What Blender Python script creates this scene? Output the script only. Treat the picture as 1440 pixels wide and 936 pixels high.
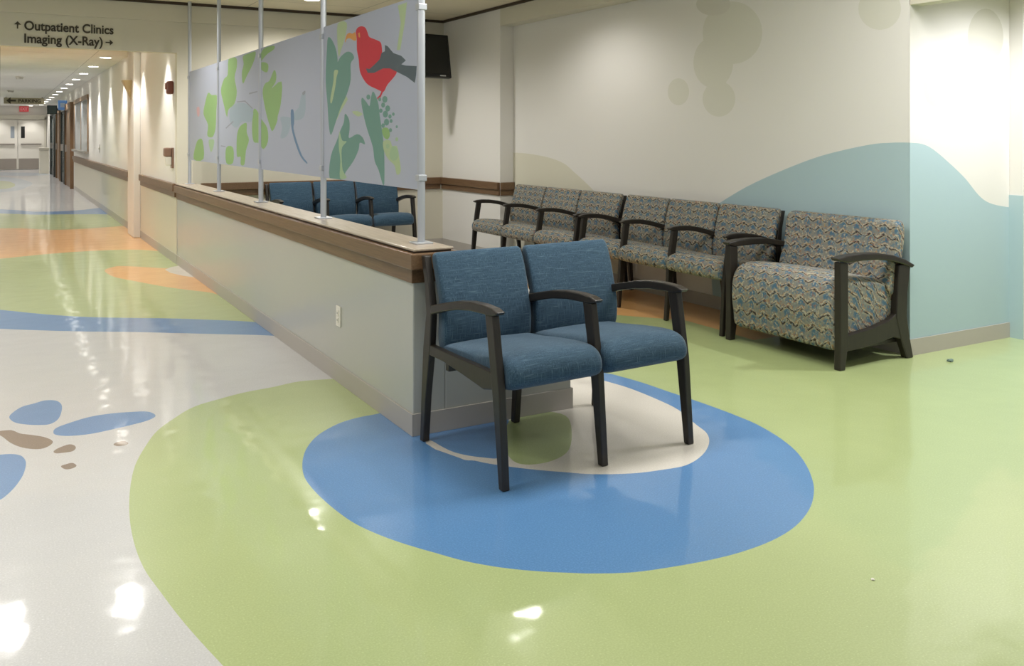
import bpy, bmesh, math, random
from mathutils import Vector, Matrix
from mathutils.geometry import delaunay_2d_cdt
random.seed(7)
for o in list(bpy.data.objects): bpy.data.objects.remove(o)
SC = bpy.context.scene
COL = SC.collection

# ------------------------------------------------------------------ camera
F, CX, HY, H = 1260.0, 720.0, 190.0, 1.42          # focal length and horizon of the photograph in its pixels
YAW = math.atan(720 / F)
cam = bpy.data.cameras.new('camera')
cam.sensor_width = 36; cam.lens = 36 * F / 1440
cam.shift_y = -(468 - HY) / 1440
cam.clip_end = 200
camo = bpy.data.objects.new('camera', cam); COL.objects.link(camo)
camo.location = (0, 0, H); camo.rotation_euler = (math.pi / 2, 0, -YAW)
SC.camera = camo
# ------------------------------------------------------------------ world and exposure
SC.view_settings.view_transform = 'Standard'; SC.view_settings.look = 'None'
SC.view_settings.gamma = 1; SC.view_settings.use_curve_mapping = False
SC.view_settings.exposure = 0.0
W = bpy.data.worlds.new('world'); SC.world = W; W.use_nodes = True
W.node_tree.nodes['Background'].inputs[0].default_value = (0.97, 0.98, 1.0, 1)
W.node_tree.nodes['Background'].inputs[1].default_value = 0.42

def area_lamp(name, loc, sx, sy, power, col=(1, .985, .965), rot=(0, 0, 0)):
    l = bpy.data.lights.new(name, 'AREA'); l.shape = 'RECTANGLE'; l.size = sx; l.size_y = sy
    l.energy = power; l.color = col
    o = bpy.data.objects.new(name, l); COL.objects.link(o); o.location = loc; o.rotation_euler = rot
    return o
ZC, ZK = 2.88, 2.62        # ceiling heights: waiting room, corridor
# unseen area lamps added overhead, out of view, for general fill light
for (x, y, p) in ((2.3, 3.5, 52), (4.0, 3.0, 34), (-.3, 3.4, 30), (-2.0, 5.0, 28), (.5, .5, 20), (4.0, .3, 20)):
    area_lamp('added_fill_light', (x, y, ZC - .012), 1.2, .6, p)
# ------------------------------------------------------------------ pixel helpers (flat art and floor pattern tracing)
fw = (math.sin(YAW), math.cos(YAW)); rt = (math.cos(YAW), -math.sin(YAW))
def ray(px):
    a = (px - CX) / F
    return (fw[0] + a * rt[0], fw[1] + a * rt[1])
def on_floor(p):
    d = H * F / (p[1] - HY); r = ray(p[0]); return (d * r[0], d * r[1])
def on_x(p, X):
    r = ray(p[0]); d = X / r[0]; return (d * r[1], H - (p[1] - HY) * d / F)
def on_y(p, Y):
    r = ray(p[0]); d = Y / r[1]; return (d * r[0], H - (p[1] - HY) * d / F)
def spline(pts, n=5, closed=True):
    out = []; m = len(pts)
    rng = range(m) if closed else range(m - 1)
    for i in rng:
        g = lambda k: pts[k % m] if closed else pts[max(0, min(m - 1, k))]
        p0, p1, p2, p3 = g(i - 1), g(i), g(i + 1), g(i + 2)
        for j in range(n):
            t = j / n
            out.append(tuple(.5 * (2 * p1[k] + (p2[k] - p0[k]) * t + (2 * p0[k] - 5 * p1[k] + 4 * p2[k] - p3[k]) * t * t
                        + (3 * p1[k] - p0[k] - 3 * p2[k] + p3[k]) * t ** 3) for k in range(2)))
    if not closed: out.append(tuple(pts[-1]))
    return out

# ------------------------------------------------------------------ materials
def srgb(r, g, b):
    f = lambda c: (c / 255 / 12.92) if c / 255 <= .04045 else ((c / 255 + .055) / 1.055) ** 2.4
    return (f(r), f(g), f(b), 1)
MATS = {}
def mat(name, rgb, rough=.5, metal=0, coat=0, emit=0, spec=.5, trans=0):
    if name in MATS: return MATS[name]
    m = bpy.data.materials.new(name); m.use_nodes = True
    b = m.node_tree.nodes['Principled BSDF']
    b.inputs['Base Color'].default_value = srgb(*rgb); b.inputs['Roughness'].default_value = rough
    b.inputs['Metallic'].default_value = metal; b.inputs['Specular IOR Level'].default_value = spec
    if coat: b.inputs['Coat Weight'].default_value = coat; b.inputs['Coat Roughness'].default_value = .08
    if emit: b.inputs['Emission Color'].default_value = srgb(*rgb); b.inputs['Emission Strength'].default_value = emit
    MATS[name] = m; return m
def nodes(m): return m.node_tree.nodes, m.node_tree.links
def N(m, t, **kw):
    n = m.node_tree.nodes.new(t)
    for k, v in kw.items():
        if k in n.inputs.keys(): n.inputs[k].default_value = v
        else: setattr(n, k, v)
    return n
def mix_col(m, fac, a, b):
    n = N(m, 'ShaderNodeMix', data_type='RGBA')
    L = m.node_tree.links
    for sock, v in ((n.inputs[0], fac), (n.inputs[6], a), (n.inputs[7], b)):
        if hasattr(v, 'links') or hasattr(v, 'is_linked'): L.new(v, sock)
        else: sock.default_value = v
    return n.outputs[2]
def bump_into(m, height, strength, dist=.01):
    bn = N(m, 'ShaderNodeBump', Strength=strength, Distance=dist)
    m.node_tree.links.new(height, bn.inputs['Height'])
    m.node_tree.links.new(bn.outputs[0], m.node_tree.nodes['Principled BSDF'].inputs['Normal'])
def ramp(m, fac, stops, const=False):
    r = N(m, 'ShaderNodeValToRGB'); m.node_tree.links.new(fac, r.inputs[0])
    e = r.color_ramp.elements
    if const: r.color_ramp.interpolation = 'CONSTANT'
    while len(e) < len(stops): e.new(.5)
    for i, (p, c) in enumerate(stops): e[i].position = p; e[i].color = c
    return r.outputs[0]

def floor_mat(name, rgb, fleck=.35):
    """waxed linoleum: flecks in the colour, very gently uneven polish"""
    m = mat(name, rgb, rough=.35, spec=.5)
    b = m.node_tree.nodes['Principled BSDF']; L = m.node_tree.links
    b.inputs['Coat Weight'].default_value = .75; b.inputs['Coat Roughness'].default_value = .07
    tc = N(m, 'ShaderNodeTexCoord')
    n1 = N(m, 'ShaderNodeTexNoise', Scale=160.0, Detail=3.0); L.new(tc.outputs['Object'], n1.inputs['Vector'])
    light = tuple(min(1, c * 1.25 + .05) for c in srgb(*rgb)[:3]) + (1,)
    dark = tuple(c * .9 for c in srgb(*rgb)[:3]) + (1,)
    f = ramp(m, n1.outputs[0], [(.40, (0, 0, 0, 1)), (.66, (fleck, fleck, fleck, 1)), (.74, (1, 1, 1, 1))])
    n2 = N(m, 'ShaderNodeTexNoise', Scale=2.2, Detail=4.0); L.new(tc.outputs['Object'], n2.inputs['Vector'])
    base = mix_col(m, n2.outputs[0], dark, srgb(*rgb))
    L.new(mix_col(m, f, base, light), b.inputs['Base Color'])
    n3 = N(m, 'ShaderNodeTexNoise', Scale=5.0, Detail=1.5); L.new(tc.outputs['Object'], n3.inputs['Vector'])
    bn = N(m, 'ShaderNodeBump', Strength=.5, Distance=.006); L.new(n3.outputs[0], bn.inputs['Height'])
    L.new(bn.outputs[0], b.inputs['Coat Normal'])
    return m
FW = floor_mat('linoleum_white', (200, 200, 200))
FG = floor_mat('linoleum_green', (174, 188, 130), .3)
FB = floor_mat('linoleum_blue', (86, 134, 184), .45)
FO = floor_mat('linoleum_orange', (232, 176, 112), .3)
FBR = floor_mat('linoleum_brown', (128, 110, 96), .3)
FLB = floor_mat('linoleum_pale_blue', (178, 192, 205), .3)
FIV = floor_mat('linoleum_ivory', (216, 210, 200), .3)

def wall_mat(name, rgb, rough=.75):
    m = mat(name, rgb, rough=rough, spec=.3)
    tc = N(m, 'ShaderNodeTexCoord'); n = N(m, 'ShaderNodeTexNoise', Scale=90.0, Detail=2.0)
    m.node_tree.links.new(tc.outputs['Object'], n.inputs['Vector'])
    bump_into(m, n.outputs[0], .12, .002)
    return m
WALL = wall_mat('wall_paint', (221, 218, 212))
CWALL = wall_mat('corridor_wall_paint', (222, 219, 212))
WTEAL = wall_mat('mural_teal', (168, 190, 195))
WTAN = wall_mat('mural_tan', (208, 204, 186))
WBLOB = wall_mat('mural_sage', (211, 209, 197))
WPALE = wall_mat('mural_pale', (206, 203, 192))
HEADW = wall_mat('header_paint', (206, 201, 184))
PANEL = wall_mat('wainscot_laminate', (206, 200, 182), .35)
PARTW = wall_mat('partition_laminate', (180, 180, 172), .22)
BASEB = mat('baseboard_vinyl', (176, 170, 161), .5)
TRIMD = mat('shadow_trim', (60, 46, 30), .6)  # dark brown for the painted shadow line under the ceiling and the cap groove
def ceiling_mat(name, rgb):
    m = mat(name, rgb, .9, spec=.1); L = m.node_tree.links
    tc = N(m, 'ShaderNodeTexCoord')
    br = N(m, 'ShaderNodeTexBrick', offset=0.0, **{'Scale': 1.0, 'Mortar Size': .006, 'Brick Width': 1.22, 'Row Height': 1.22})
    c = srgb(*rgb); br.inputs['Color1'].default_value = c; br.inputs['Color2'].default_value = c
    br.inputs['Mortar'].default_value = tuple(x * .62 for x in c[:3]) + (1,)
    L.new(tc.outputs['Object'], br.inputs['Vector']); L.new(br.outputs[0], m.node_tree.nodes['Principled BSDF'].inputs['Base Color'])
    return m
CEIL = ceiling_mat('ceiling_tile', (216, 206, 182)); CEILK = ceiling_mat('corridor_ceiling_tile', (226, 224, 218))

def wood_mat(name, dark, light, rough=.35, scale=6, axis=(1, 14, 14)):
    m = mat(name, dark, rough, spec=.5); L = m.node_tree.links
    tc = N(m, 'ShaderNodeTexCoord'); mp = N(m, 'ShaderNodeMapping'); mp.inputs['Scale'].default_value = axis
    L.new(tc.outputs['Object'], mp.inputs[0])
    n = N(m, 'ShaderNodeTexNoise', Scale=float(scale), Detail=5.0, Distortion=.6); L.new(mp.outputs[0], n.inputs['Vector'])
    L.new(ramp(m, n.outputs[0], [(.3, srgb(*dark)), (.7, srgb(*light))]), m.node_tree.nodes['Principled BSDF'].inputs['Base Color'])
    return m
RAILW = wood_mat('handrail_laminate', (98, 73, 50), (118, 92, 67), .35, 5, (14, 1, 30))
CAPTOP_LIT = wood_mat('cap_top_lit_laminate', (160, 148, 132), (176, 164, 148), .25, 5, (14, 1, 14))  # brown laminate lightened: light reflected off the top is put into the colour
DARKW = wood_mat('espresso_wood', (30, 26, 22), (42, 36, 30), .38, 6, (20, 20, 2))
DOORW = wood_mat('door_wood', (96, 70, 44), (118, 88, 58), .45, 5, (20, 20, 2))
BLACKM = mat('dark_frame_metal', (52, 56, 54), .4, .3)

def blue_fabric():
    m = mat('blue_fabric', (50, 84, 110), .9, spec=.2); L = m.node_tree.links; b = m.node_tree.nodes['Principled BSDF']
    tc = N(m, 'ShaderNodeTexCoord')
    def streak(sc, s):
        mp = N(m, 'ShaderNodeMapping'); mp.inputs['Scale'].default_value = sc; L.new(tc.outputs['Object'], mp.inputs[0])
        n = N(m, 'ShaderNodeTexNoise', Scale=s, Detail=3.0); L.new(mp.outputs[0], n.inputs['Vector']); return n.outputs[0]
    a = streak((1, 18, 18), 14.0); c = streak((18, 18, 1), 14.0)
    mx = N(m, 'ShaderNodeMath', operation='MAXIMUM'); L.new(a, mx.inputs[0]); L.new(c, mx.inputs[1])
    L.new(ramp(m, mx.outputs[0], [(.38, srgb(42, 64, 82)), (.60, srgb(58, 83, 102)), (.80, srgb(92, 114, 128))]), b.inputs['Base Color'])
    w = N(m, 'ShaderNodeTexNoise', Scale=420.0, Detail=2.0); L.new(tc.outputs['Object'], w.inputs['Vector'])
    bump_into(m, w.outputs[0], .4, .002)
    b.inputs['Sheen Weight'].default_value = .15
    return m
BLUEF = blue_fabric()

def pattern_fabric():
    """woven rows of blue-grey fans, cream zigzags and rust ticks; u runs along the seat, v wraps front-top-back"""
    m = mat('patterned_fabric', (110, 120, 125), .9, spec=.2); L = m.node_tree.links; b = m.node_tree.nodes['Principled BSDF']
    tc = N(m, 'ShaderNodeTexCoord'); sx = N(m, 'ShaderNodeSeparateXYZ')
    nz = N(m, 'ShaderNodeTexNoise', Scale=34.0, Detail=2.0); L.new(tc.outputs['Object'], nz.inputs['Vector'])
    L.new(tc.outputs['Object'], sx.inputs[0])
    def M(op, a, c=None, d=None):
        n = N(m, 'ShaderNodeMath', operation=op)
        for i, v in enumerate((a, c, d)):
            if v is None: continue
            if isinstance(v, (int, float)): n.inputs[i].default_value = v
            else: L.new(v, n.inputs[i])
        return n.outputs[0]
    nzc = M('MULTIPLY', M('SUBTRACT', nz.outputs[0], .5), .030)
    u = M('DIVIDE', M('ADD', M('ADD', sx.outputs[0], M('MULTIPLY', sx.outputs[1], .8)), nzc), .105)
    v = M('DIVIDE', M('ADD', M('ADD', sx.outputs[1], sx.outputs[2]), nzc), .078)
    row = M('FLOOR', v)
    u2 = M('ADD', u, M('MULTIPLY', M('MODULO', row, 2.0), .12))
    tri = M('ABSOLUTE', M('SUBTRACT', M('FRACT', u2), .5))            # 0..0.5
    t = M('FRACT', M('ADD', v, M('MULTIPLY', tri, .9)))
    base = ramp(m, t, [(0, srgb(62, 56, 54)), (.12, srgb(120, 112, 100)), (.20, srgb(168, 163, 146)), (.29, srgb(146, 118, 90)),
                       (.36, srgb(112, 120, 122)), (.58, srgb(88, 106, 118)), (.84, srgb(122, 128, 122)), (.93, srgb(150, 142, 118))], True)
    # blue fans sit between the zigzag peaks, warm grey fills the rest of the row
    g1 = M('MULTIPLY', M('GREATER_THAN', tri, .24), M('MULTIPLY', M('GREATER_THAN', t, .38), M('LESS_THAN', t, .92)))
    base = mix_col(m, M('MULTIPLY', g1, .75), base, srgb(134, 130, 116))
    g2 = M('MULTIPLY', M('LESS_THAN', tri, .17), M('MULTIPLY', M('GREATER_THAN', t, .42), M('LESS_THAN', t, .84)))
    base = mix_col(m, M('MULTIPLY', g2, .7), base, srgb(66, 100, 124))
    vo = N(m, 'ShaderNodeTexVoronoi', Scale=90.0); L.new(tc.outputs['Object'], vo.inputs['Vector'])
    sp = N(m, 'ShaderNodeSeparateColor'); L.new(vo.outputs['Color'], sp.inputs[0])
    fleck = ramp(m, sp.outputs[0], [(0, srgb(104, 112, 116)), (.3, srgb(168, 162, 142)), (.5, srgb(88, 112, 126)), (.66, srgb(156, 130, 94)),
                                    (.76, srgb(132, 140, 134)), (.9, srgb(136, 98, 86))], True)
    k = ramp(m, sp.outputs[1], [(0, (0, 0, 0, 1)), (.60, (.7, .7, .7, 1))], True)
    L.new(mix_col(m, k, base, fleck), b.inputs['Base Color'])
    return m
PATF = pattern_fabric()

ALU = mat('brushed_aluminium', (190, 194, 200), .35, .55)
GLASSW = mat('lamp_lens', (255, 250, 238), .4, emit=14)
WHITEP = mat('white_plastic', (226, 222, 210), .4)
BLACKP = mat('black_plastic', (22, 22, 22), .35)
SCREENB = mat('tv_screen_glass', (30, 30, 26), .18)
INK = mat('sign_lettering', (58, 52, 40), .7)
REDP = mat('red_plastic', (196, 60, 66), .4, emit=.3)
STROBE = mat('strobe_maroon', (112, 62, 48), .4)
TANP = mat('sconce_tan', (190, 172, 134), .5)
BROWNP = mat('dispenser_brown', (134, 104, 88), .4)
STEEL = mat('kick_plate_steel', (156, 148, 140), .4, .4)
DOORP = mat('door_paint', (226, 222, 212), .5)
BLUES = mat('blue_sign_face', (92, 134, 190), .4, emit=.25)
def frosted(name, rgb):
    m = bpy.data.materials.new(name); m.use_nodes = True; L = m.node_tree.links
    b = m.node_tree.nodes['Principled BSDF']; b.inputs['Base Color'].default_value = srgb(*rgb); b.inputs['Roughness'].default_value = .45
    t = N(m, 'ShaderNodeBsdfTranslucent'); t.inputs[0].default_value = srgb(*rgb)
    mx = N(m, 'ShaderNodeMixShader'); mx.inputs[0].default_value = .3
    L.new(b.outputs[0], mx.inputs[1]); L.new(t.outputs[0], mx.inputs[2]); L.new(mx.outputs[0], m.node_tree.nodes['Material Output'].inputs[0])
    return m
P_BASE = frosted('frosted_panel', (190, 195, 208)); P_G = frosted('print_leaf_green', (158, 194, 130)); P_G2 = frosted('print_leaf_light', (176, 202, 166))
P_T = frosted('print_leaf_teal', (124, 166, 154)); P_R = frosted('print_red', (214, 62, 78)); P_D = frosted('print_slate', (98, 112, 120))
P_Y = frosted('print_yellow_green', (190, 206, 166)); P_O = frosted('print_orange', (228, 168, 96)); P_B = frosted('print_dragonfly_blue', (120, 150, 180))
P_L = frosted('print_pale_wing', (174, 190, 200)); P_GR = frosted('print_grey_line', (160, 164, 174)); P_P = frosted('print_pink', (218, 178, 182))

# ------------------------------------------------------------------ mesh helpers
def link(name, bm, m, parent=None, smooth=False, bevel=0, recalc=True):
    if recalc: bmesh.ops.recalc_face_normals(bm, faces=bm.faces)
    me = bpy.data.meshes.new(name); bm.to_mesh(me); bm.free()
    for k in (m if isinstance(m, (list, tuple)) else [m]): me.materials.append(k)
    o = bpy.data.objects.new(name, me); COL.objects.link(o)
    if parent: o.parent = parent
    if smooth:
        for p in me.polygons: p.use_smooth = True
    if bevel:
        b = o.modifiers.new('bevel', 'BEVEL'); b.width = bevel; b.segments = 2; b.limit_method = 'ANGLE'; b.angle_limit = math.radians(40)
    return o
def box(bm, x0, x1, y0, y1, z0, z1, mi=0):
    vs = [bm.verts.new(p) for p in ((x0, y0, z0), (x1, y0, z0), (x1, y1, z0), (x0, y1, z0), (x0, y0, z1), (x1, y0, z1), (x1, y1, z1), (x0, y1, z1))]
    for f in ((0, 3, 2, 1), (4, 5, 6, 7), (0, 1, 5, 4), (1, 2, 6, 5), (2, 3, 7, 6), (3, 0, 4, 7)):
        fc = bm.faces.new([vs[i] for i in f]); fc.material_index = mi
def boxo(name, dims, m, parent=None, bevel=0):
    bm = bmesh.new(); box(bm, *dims); return link(name, bm, m, parent, bevel=bevel)
def plate(name, poly, x0, x1, m, parent=None, bevel=.004):
    """side profile (y,z) extruded along x"""
    bm = bmesh.new()
    a = [bm.verts.new((x0, y, z)) for y, z in poly]; b = [bm.verts.new((x1, y, z)) for y, z in poly]
    bm.faces.new(a); bm.faces.new(b[::-1]); n = len(poly)
    for i in range(n): bm.faces.new((a[i], b[i], b[(i + 1) % n], a[(i + 1) % n]))
    return link(name, bm, m, parent, bevel=bevel)
def loft(name, prof, x0, x1, r, m, parent=None, crown=0, cz=None, n=4):
    """cushion: rounded profile (y,z) swept along x with rounded ends"""
    P = spline(prof, n); cy = sum(p[0] for p in P) / len(P); cc = sum(p[1] for p in P) / len(P)
    rad = min(max(abs(p[0] - cy) for p in P), max(abs(p[1] - cc) for p in P))
    xs = []; K = 6
    for i in range(K + 1):
        a = i / K * math.pi / 2; xs.append((x0 + r * (1 - math.sin(a)) if False else x0 + r * (1 - math.cos(a)), r * (1 - math.sin(a))))
    mid = [(x0 + r + (x1 - x0 - 2 * r) * i / 8, 0) for i in range(1, 8)]
    end = [(x0 + x1 - x, q) for x, q in xs[::-1]]
    bm = bmesh.new(); rings = []
    for x, q in xs + mid + end:
        u = (x - x0) / (x1 - x0); s = 4 * u * (1 - u); ring = []
        for y, z in P:
            dy, dz = y - cy, z - cc; ln = math.hypot(dy, dz) or 1
            k = max(0, 1 - q / ln)
            Z = cc + dz * k
            if dz > 0: Z += crown * s * min(1, dz / rad)
            ring.append(bm.verts.new((x, cy + dy * k, Z)))
        rings.append(ring)
    for a, b in zip(rings, rings[1:]):
        for i in range(len(a)): bm.faces.new((a[i], b[i], b[(i + 1) % len(a)], a[(i + 1) % len(a)]))
    bm.faces.new(rings[0]); bm.faces.new(rings[-1][::-1])
    return link(name, bm, m, parent, smooth=True)
def cyl(bm, c, r, z0, z1, n=20, r2=None, mi=0):
    r2 = r if r2 is None else r2
    a = [bm.verts.new((c[0] + r * math.cos(2 * math.pi * i / n), c[1] + r * math.sin(2 * math.pi * i / n), z0)) for i in range(n)]
    b = [bm.verts.new((c[0] + r2 * math.cos(2 * math.pi * i / n), c[1] + r2 * math.sin(2 * math.pi * i / n), z1)) for i in range(n)]
    bm.faces.new(a[::-1]).material_index = mi; bm.faces.new(b).material_index = mi
    for i in range(n): bm.faces.new((a[i], a[(i + 1) % n], b[(i + 1) % n], b[i])).material_index = mi
def inside(p, poly):
    x, y = p; c = False; j = len(poly) - 1
    for i in range(len(poly)):
        xi, yi = poly[i]; xj, yj = poly[j]
        if (yi > y) != (yj > y) and x < (xj - xi) * (y - yi) / (yj - yi) + xi: c = not c
        j = i
    return c
def area2(poly): return sum(poly[i - 1][0] * poly[i][1] - poly[i][0] * poly[i - 1][1] for i in range(len(poly)))
def patterned(name, outline, regions, base, to3, thick=0, parent=None):
    """flat surface cut into coloured regions (later regions lie over earlier ones). regions: [(poly, material)]"""
    verts = []; faces = []
    for poly in [outline] + [r[0] for r in regions]:
        if area2(poly) < 0: poly = poly[::-1]
        k = len(verts); verts += [Vector(p) for p in poly]; faces.append(list(range(k, len(verts))))
    V, E, FC, *_ = delaunay_2d_cdt(verts, [], faces, 0, 1e-5)
    mats = [base]; bm = bmesh.new(); vs = [bm.verts.new(to3(v, 0)) for v in V]
    for f in FC:
        c = (sum(V[i][0] for i in f) / len(f), sum(V[i][1] for i in f) / len(f))
        if not inside(c, outline): continue
        mm = base
        for poly, m in regions:
            if inside(c, poly): mm = m
        if mm not in mats: mats.append(mm)
        try: fc = bm.faces.new([vs[i] for i in f]); fc.material_index = mats.index(mm)
        except ValueError: pass
    if thick:
        r = bmesh.ops.extrude_face_region(bm, geom=list(bm.faces))
        nv = [g for g in r['geom'] if isinstance(g, bmesh.types.BMVert)]
        off = Vector(to3((0, 0), thick)) - Vector(to3((0, 0), 0))
        for v in nv: v.co += off
    for v in list(bm.verts):
        if not v.link_faces: bm.verts.remove(v)
    return link(name, bm, mats, parent)
def tag(o, label=None, cat=None, group=None, kind=None):
    for k, v in (('label', label), ('category', cat), ('group', group), ('kind', kind)):
        if v: o[k] = v
    return o
def st(o): o['kind'] = 'structure'; return o
def empty(name, loc, rz, label, cat, group=None):
    o = bpy.data.objects.new(name, None); COL.objects.link(o); o.location = loc; o.rotation_euler = (0, 0, rz)
    o.empty_display_size = .1
    return tag(o, label, cat, group)
def copy_tree(o, parent=None):
    c = o.copy(); COL.objects.link(c)
    if parent: c.parent = parent
    for ch in list(o.children): copy_tree(ch, c)
    return c

# ================================================================== SETTING
PX = 1.693      # corridor face of the low partition and of the corridor's right wall
YB = 10.4       # back wall of the waiting room (header over the corridor)
XM = 5.09       # mural wall
XC = 4.92       # end column plane beside the mural wall
YC = 8.88       # where the column ends
YR = 3.74       # lit wall of the alcove at the right

# ---- floor, one sheet with its inlaid pattern
def FP(pts, n=4, closed=True): return spline([on_floor(p) for p in pts], n, closed)
green = FP([(476, 532.4), (467, 532.6), (421, 536), (383.5, 544), (346, 551), (309, 560.5), (272, 572), (244, 588.5), (220.5, 606), (204, 628), (190, 654),
            (183, 686), (182, 723.5), (188, 761), (202, 798), (225, 831), (253, 868), (281, 900.5), (314, 936), (360, 985), (440, 1060), (560, 1180)], 4, False)
green += [(.9, 0), (1.2, -2.9), (8.9, -2.9), (8.9, 4.4), (5.6, 4.55)]
green += [on_floor(p) for p in ((1060, 478), (1013, 464), (963, 450), (915, 446.5), (870, 443))] + [(3.9, 5.9), (3.0, 5.9), (2.2, 5.3)]
orangeW = [on_floor(p) for p in ((870, 443), (915, 446.5), (963, 450), (1013, 464), (1060, 478))] + [(5.6, 4.55), (5.6, 7.3), (4.7, 7.6), (3.9, 7.0), (3.4, 6.4), (3.9, 5.9)]
blueE = FP([(533, 581), (502.5, 587), (475, 595.7), (448, 611), (432.5, 628), (425.6, 647), (427, 667.5), (437.6, 684.6), (456, 703.4), (478.6, 722), (502.5, 737.6),
            (536.8, 753), (571, 765), (612, 777), (656.4, 789), (707.7, 798), (759, 803), (800, 805), (834.5, 806), (889, 804.4), (943.5, 797), (998, 787),
            (1041.6, 776), (1085, 760), (1118, 740), (1138, 716), (1144.4, 694), (1143, 676), (1134, 654), (1118, 632.6), (1092.5, 612.6), (1063.4, 596),
            (1034, 583.5), (998, 570), (969, 560), (936, 549), (907, 539), (882, 531.6), (850, 524), (800, 519), (730, 522), (640, 548), (580, 568)])
whiteE = FP([(598, 612), (645, 643), (668, 647.4), (690.6, 652), (742, 659), (800, 664), (834.5, 666.4), (889, 665.3), (932.6, 660), (965, 653.7), (987, 640), (997, 623.5),
             (994, 609), (978, 596), (954, 576), (925, 561.7), (889, 547), (860, 538), (815, 527), (760, 527), (690, 550)])
blueI = FP([(600, 612), (630, 594), (670, 580), (710, 582), (716, 610), (706, 641), (680, 643), (640, 636), (612, 622)])
greenI = FP([(712, 600), (725, 585), (760, 578), (795, 584), (804, 605), (800, 632), (778, 647), (745, 653), (722, 648), (710, 628)])
bandT = [on_floor(p) for p in ((-160, 424), (-60, 431), (0, 435.4), (61, 441.5), (122, 445.5), (183, 446.7), (244, 447.6), (305.6, 449.8), (360.6, 452.8), (450, 462))]
bandB = [on_floor(p) for p in ((460, 481), (388, 472), (305.6, 469.6), (244, 468), (183, 466.6), (122, 466), (61, 464.4), (0, 462), (-60, 458), (-160, 452))]
band = spline(bandT, 3, False) + spline(bandB, 3, False)
g2top = [on_floor(p) for p in ((420, 372), (280, 360), (223, 353), (183, 350.8), (122, 353), (61, 357.5), (0, 363.6), (-60, 368), (-160, 374))]
green2 = spline(bandT, 3, False) + spline(g2top, 3, False)
o1top = [on_floor(p) for p in ((-160, 324), (0, 321), (33, 321), (72, 323), (117, 321.7), (167, 318), (210, 316), (300, 312))]
orange1 = spline(o1top, 3, False) + spline(g2top, 3, False)
g3top = [on_floor(p) for p in ((260, 304), (167, 301.4), (103, 301), (50, 301.6), (0, 300), (-160, 298))]
green3 = spline(o1top, 3, False) + spline(g3top, 3, False)
b3 = spline(g3top, 3, False) + spline([on_floor(p) for p in ((-160, 291), (0, 294), (50, 297.5), (103, 296), (142, 292), (170, 290), (250, 290))], 3, False)
orange2 = FP([(147, 380.4), (156, 376), (168, 374), (190, 374.6), (214, 376), (232, 377), (262, 378), (300, 392), (330, 420), (298, 411.6), (269, 408), (232, 403), (189.4, 395), (160, 389)])
whiteW = [on_floor(p) for p in ((232, 379), (240, 375.5), (256, 372.5), (290, 380), (300, 396), (275, 390), (256.7, 387.4), (240, 383.5))]
K = 5.2
def PB(pts): return FP([(x / K, 540 + y / K) for x, y in pts], 4)
peb = [(PB([(68, 245), (90, 210), (160, 165), (250, 140), (330, 118), (410, 120), (450, 150), (450, 200), (425, 255), (370, 290), (300, 298), (200, 295), (110, 280)]), FB),
       (PB([(390, 350), (410, 320), (500, 285), (650, 240), (800, 215), (950, 203), (1080, 200), (1138, 230), (1080, 265), (950, 300), (800, 335), (650, 365), (500, 378), (410, 370)]), FB),
       (PB([(-30, 350), (60, 335), (100, 340), (150, 360), (230, 370), (320, 385), (380, 410), (380, 435), (330, 465), (260, 475), (160, 462), (80, 430), (20, 385)]), FBR),
       (PB([(392, 490), (430, 465), (500, 440), (540, 445), (555, 465), (530, 490), (470, 500), (410, 505)]), FBR),
       (PB([(445, 600), (480, 585), (530, 575), (560, 595), (530, 615), (480, 622)]), FBR),
       (PB([(830, 440), (860, 422), (910, 415), (938, 430), (920, 445), (860, 452)]), FBR),
       (PB([(-160, 560), (-60, 525), (0, 515), (80, 510), (150, 520), (185, 555), (188, 600), (165, 670), (110, 750), (50, 810), (0, 845), (-80, 880), (-160, 850)]), FB)]
swirl = [(FP([(-60, 249), (0, 249), (25, 251), (45, 257), (38, 263), (15, 269), (-60, 271)], 4), FLB),
         (FP([(-60, 254), (0, 254), (18, 257), (20, 262), (0, 266), (-60, 267)], 4), FG),
         ([on_floor(p) for p in ((-60, 241.5), (60, 243), (75, 246), (40, 247), (-60, 246))], FLB)]
o = patterned('floor', [(-5, -3), (9, -3), (9, 46), (-5, 46)],
              [(green, FG), (orangeW, FO), (blueE, FB), (whiteE, FIV), (blueI, FB), (greenI, FG), (green2, FG), (band, FB), (orange1, FO), (green3, FG), (b3, FB),
               (orange2, FO), (whiteW, FIV)] + peb + swirl, FW, lambda v, t: (v[0], v[1], t), -.05)
st(o)

# ---- ceilings
st(boxo('ceiling', (-5, 9, -1.0, YB + .1, ZC, ZC + .1), CEIL))
st(boxo('ceiling_corridor', (-.9, 1.9, YB + .1, 43, ZK, ZK + .1), CEILK))

# ---- back wall (with the header over the corridor mouth)
bm = bmesh.new()
box(bm, PX, XC + .3, YB, YB + .12, 0, ZC)
box(bm, -5, PX, YB, YB + .12, 2.325, ZC)
box(bm, -5, XC + .3, YB - .03, YB, 2.665, ZC)
box(bm, -5, -.75, YB, YB + .12, 0, 2.325)
st(link('wall_back', bm, HEADW))
# ---- column wall at the end of the mural
st(boxo('wall_column', (XC, XM + .2, YC, YB, 0, ZC), WALL))
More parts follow.
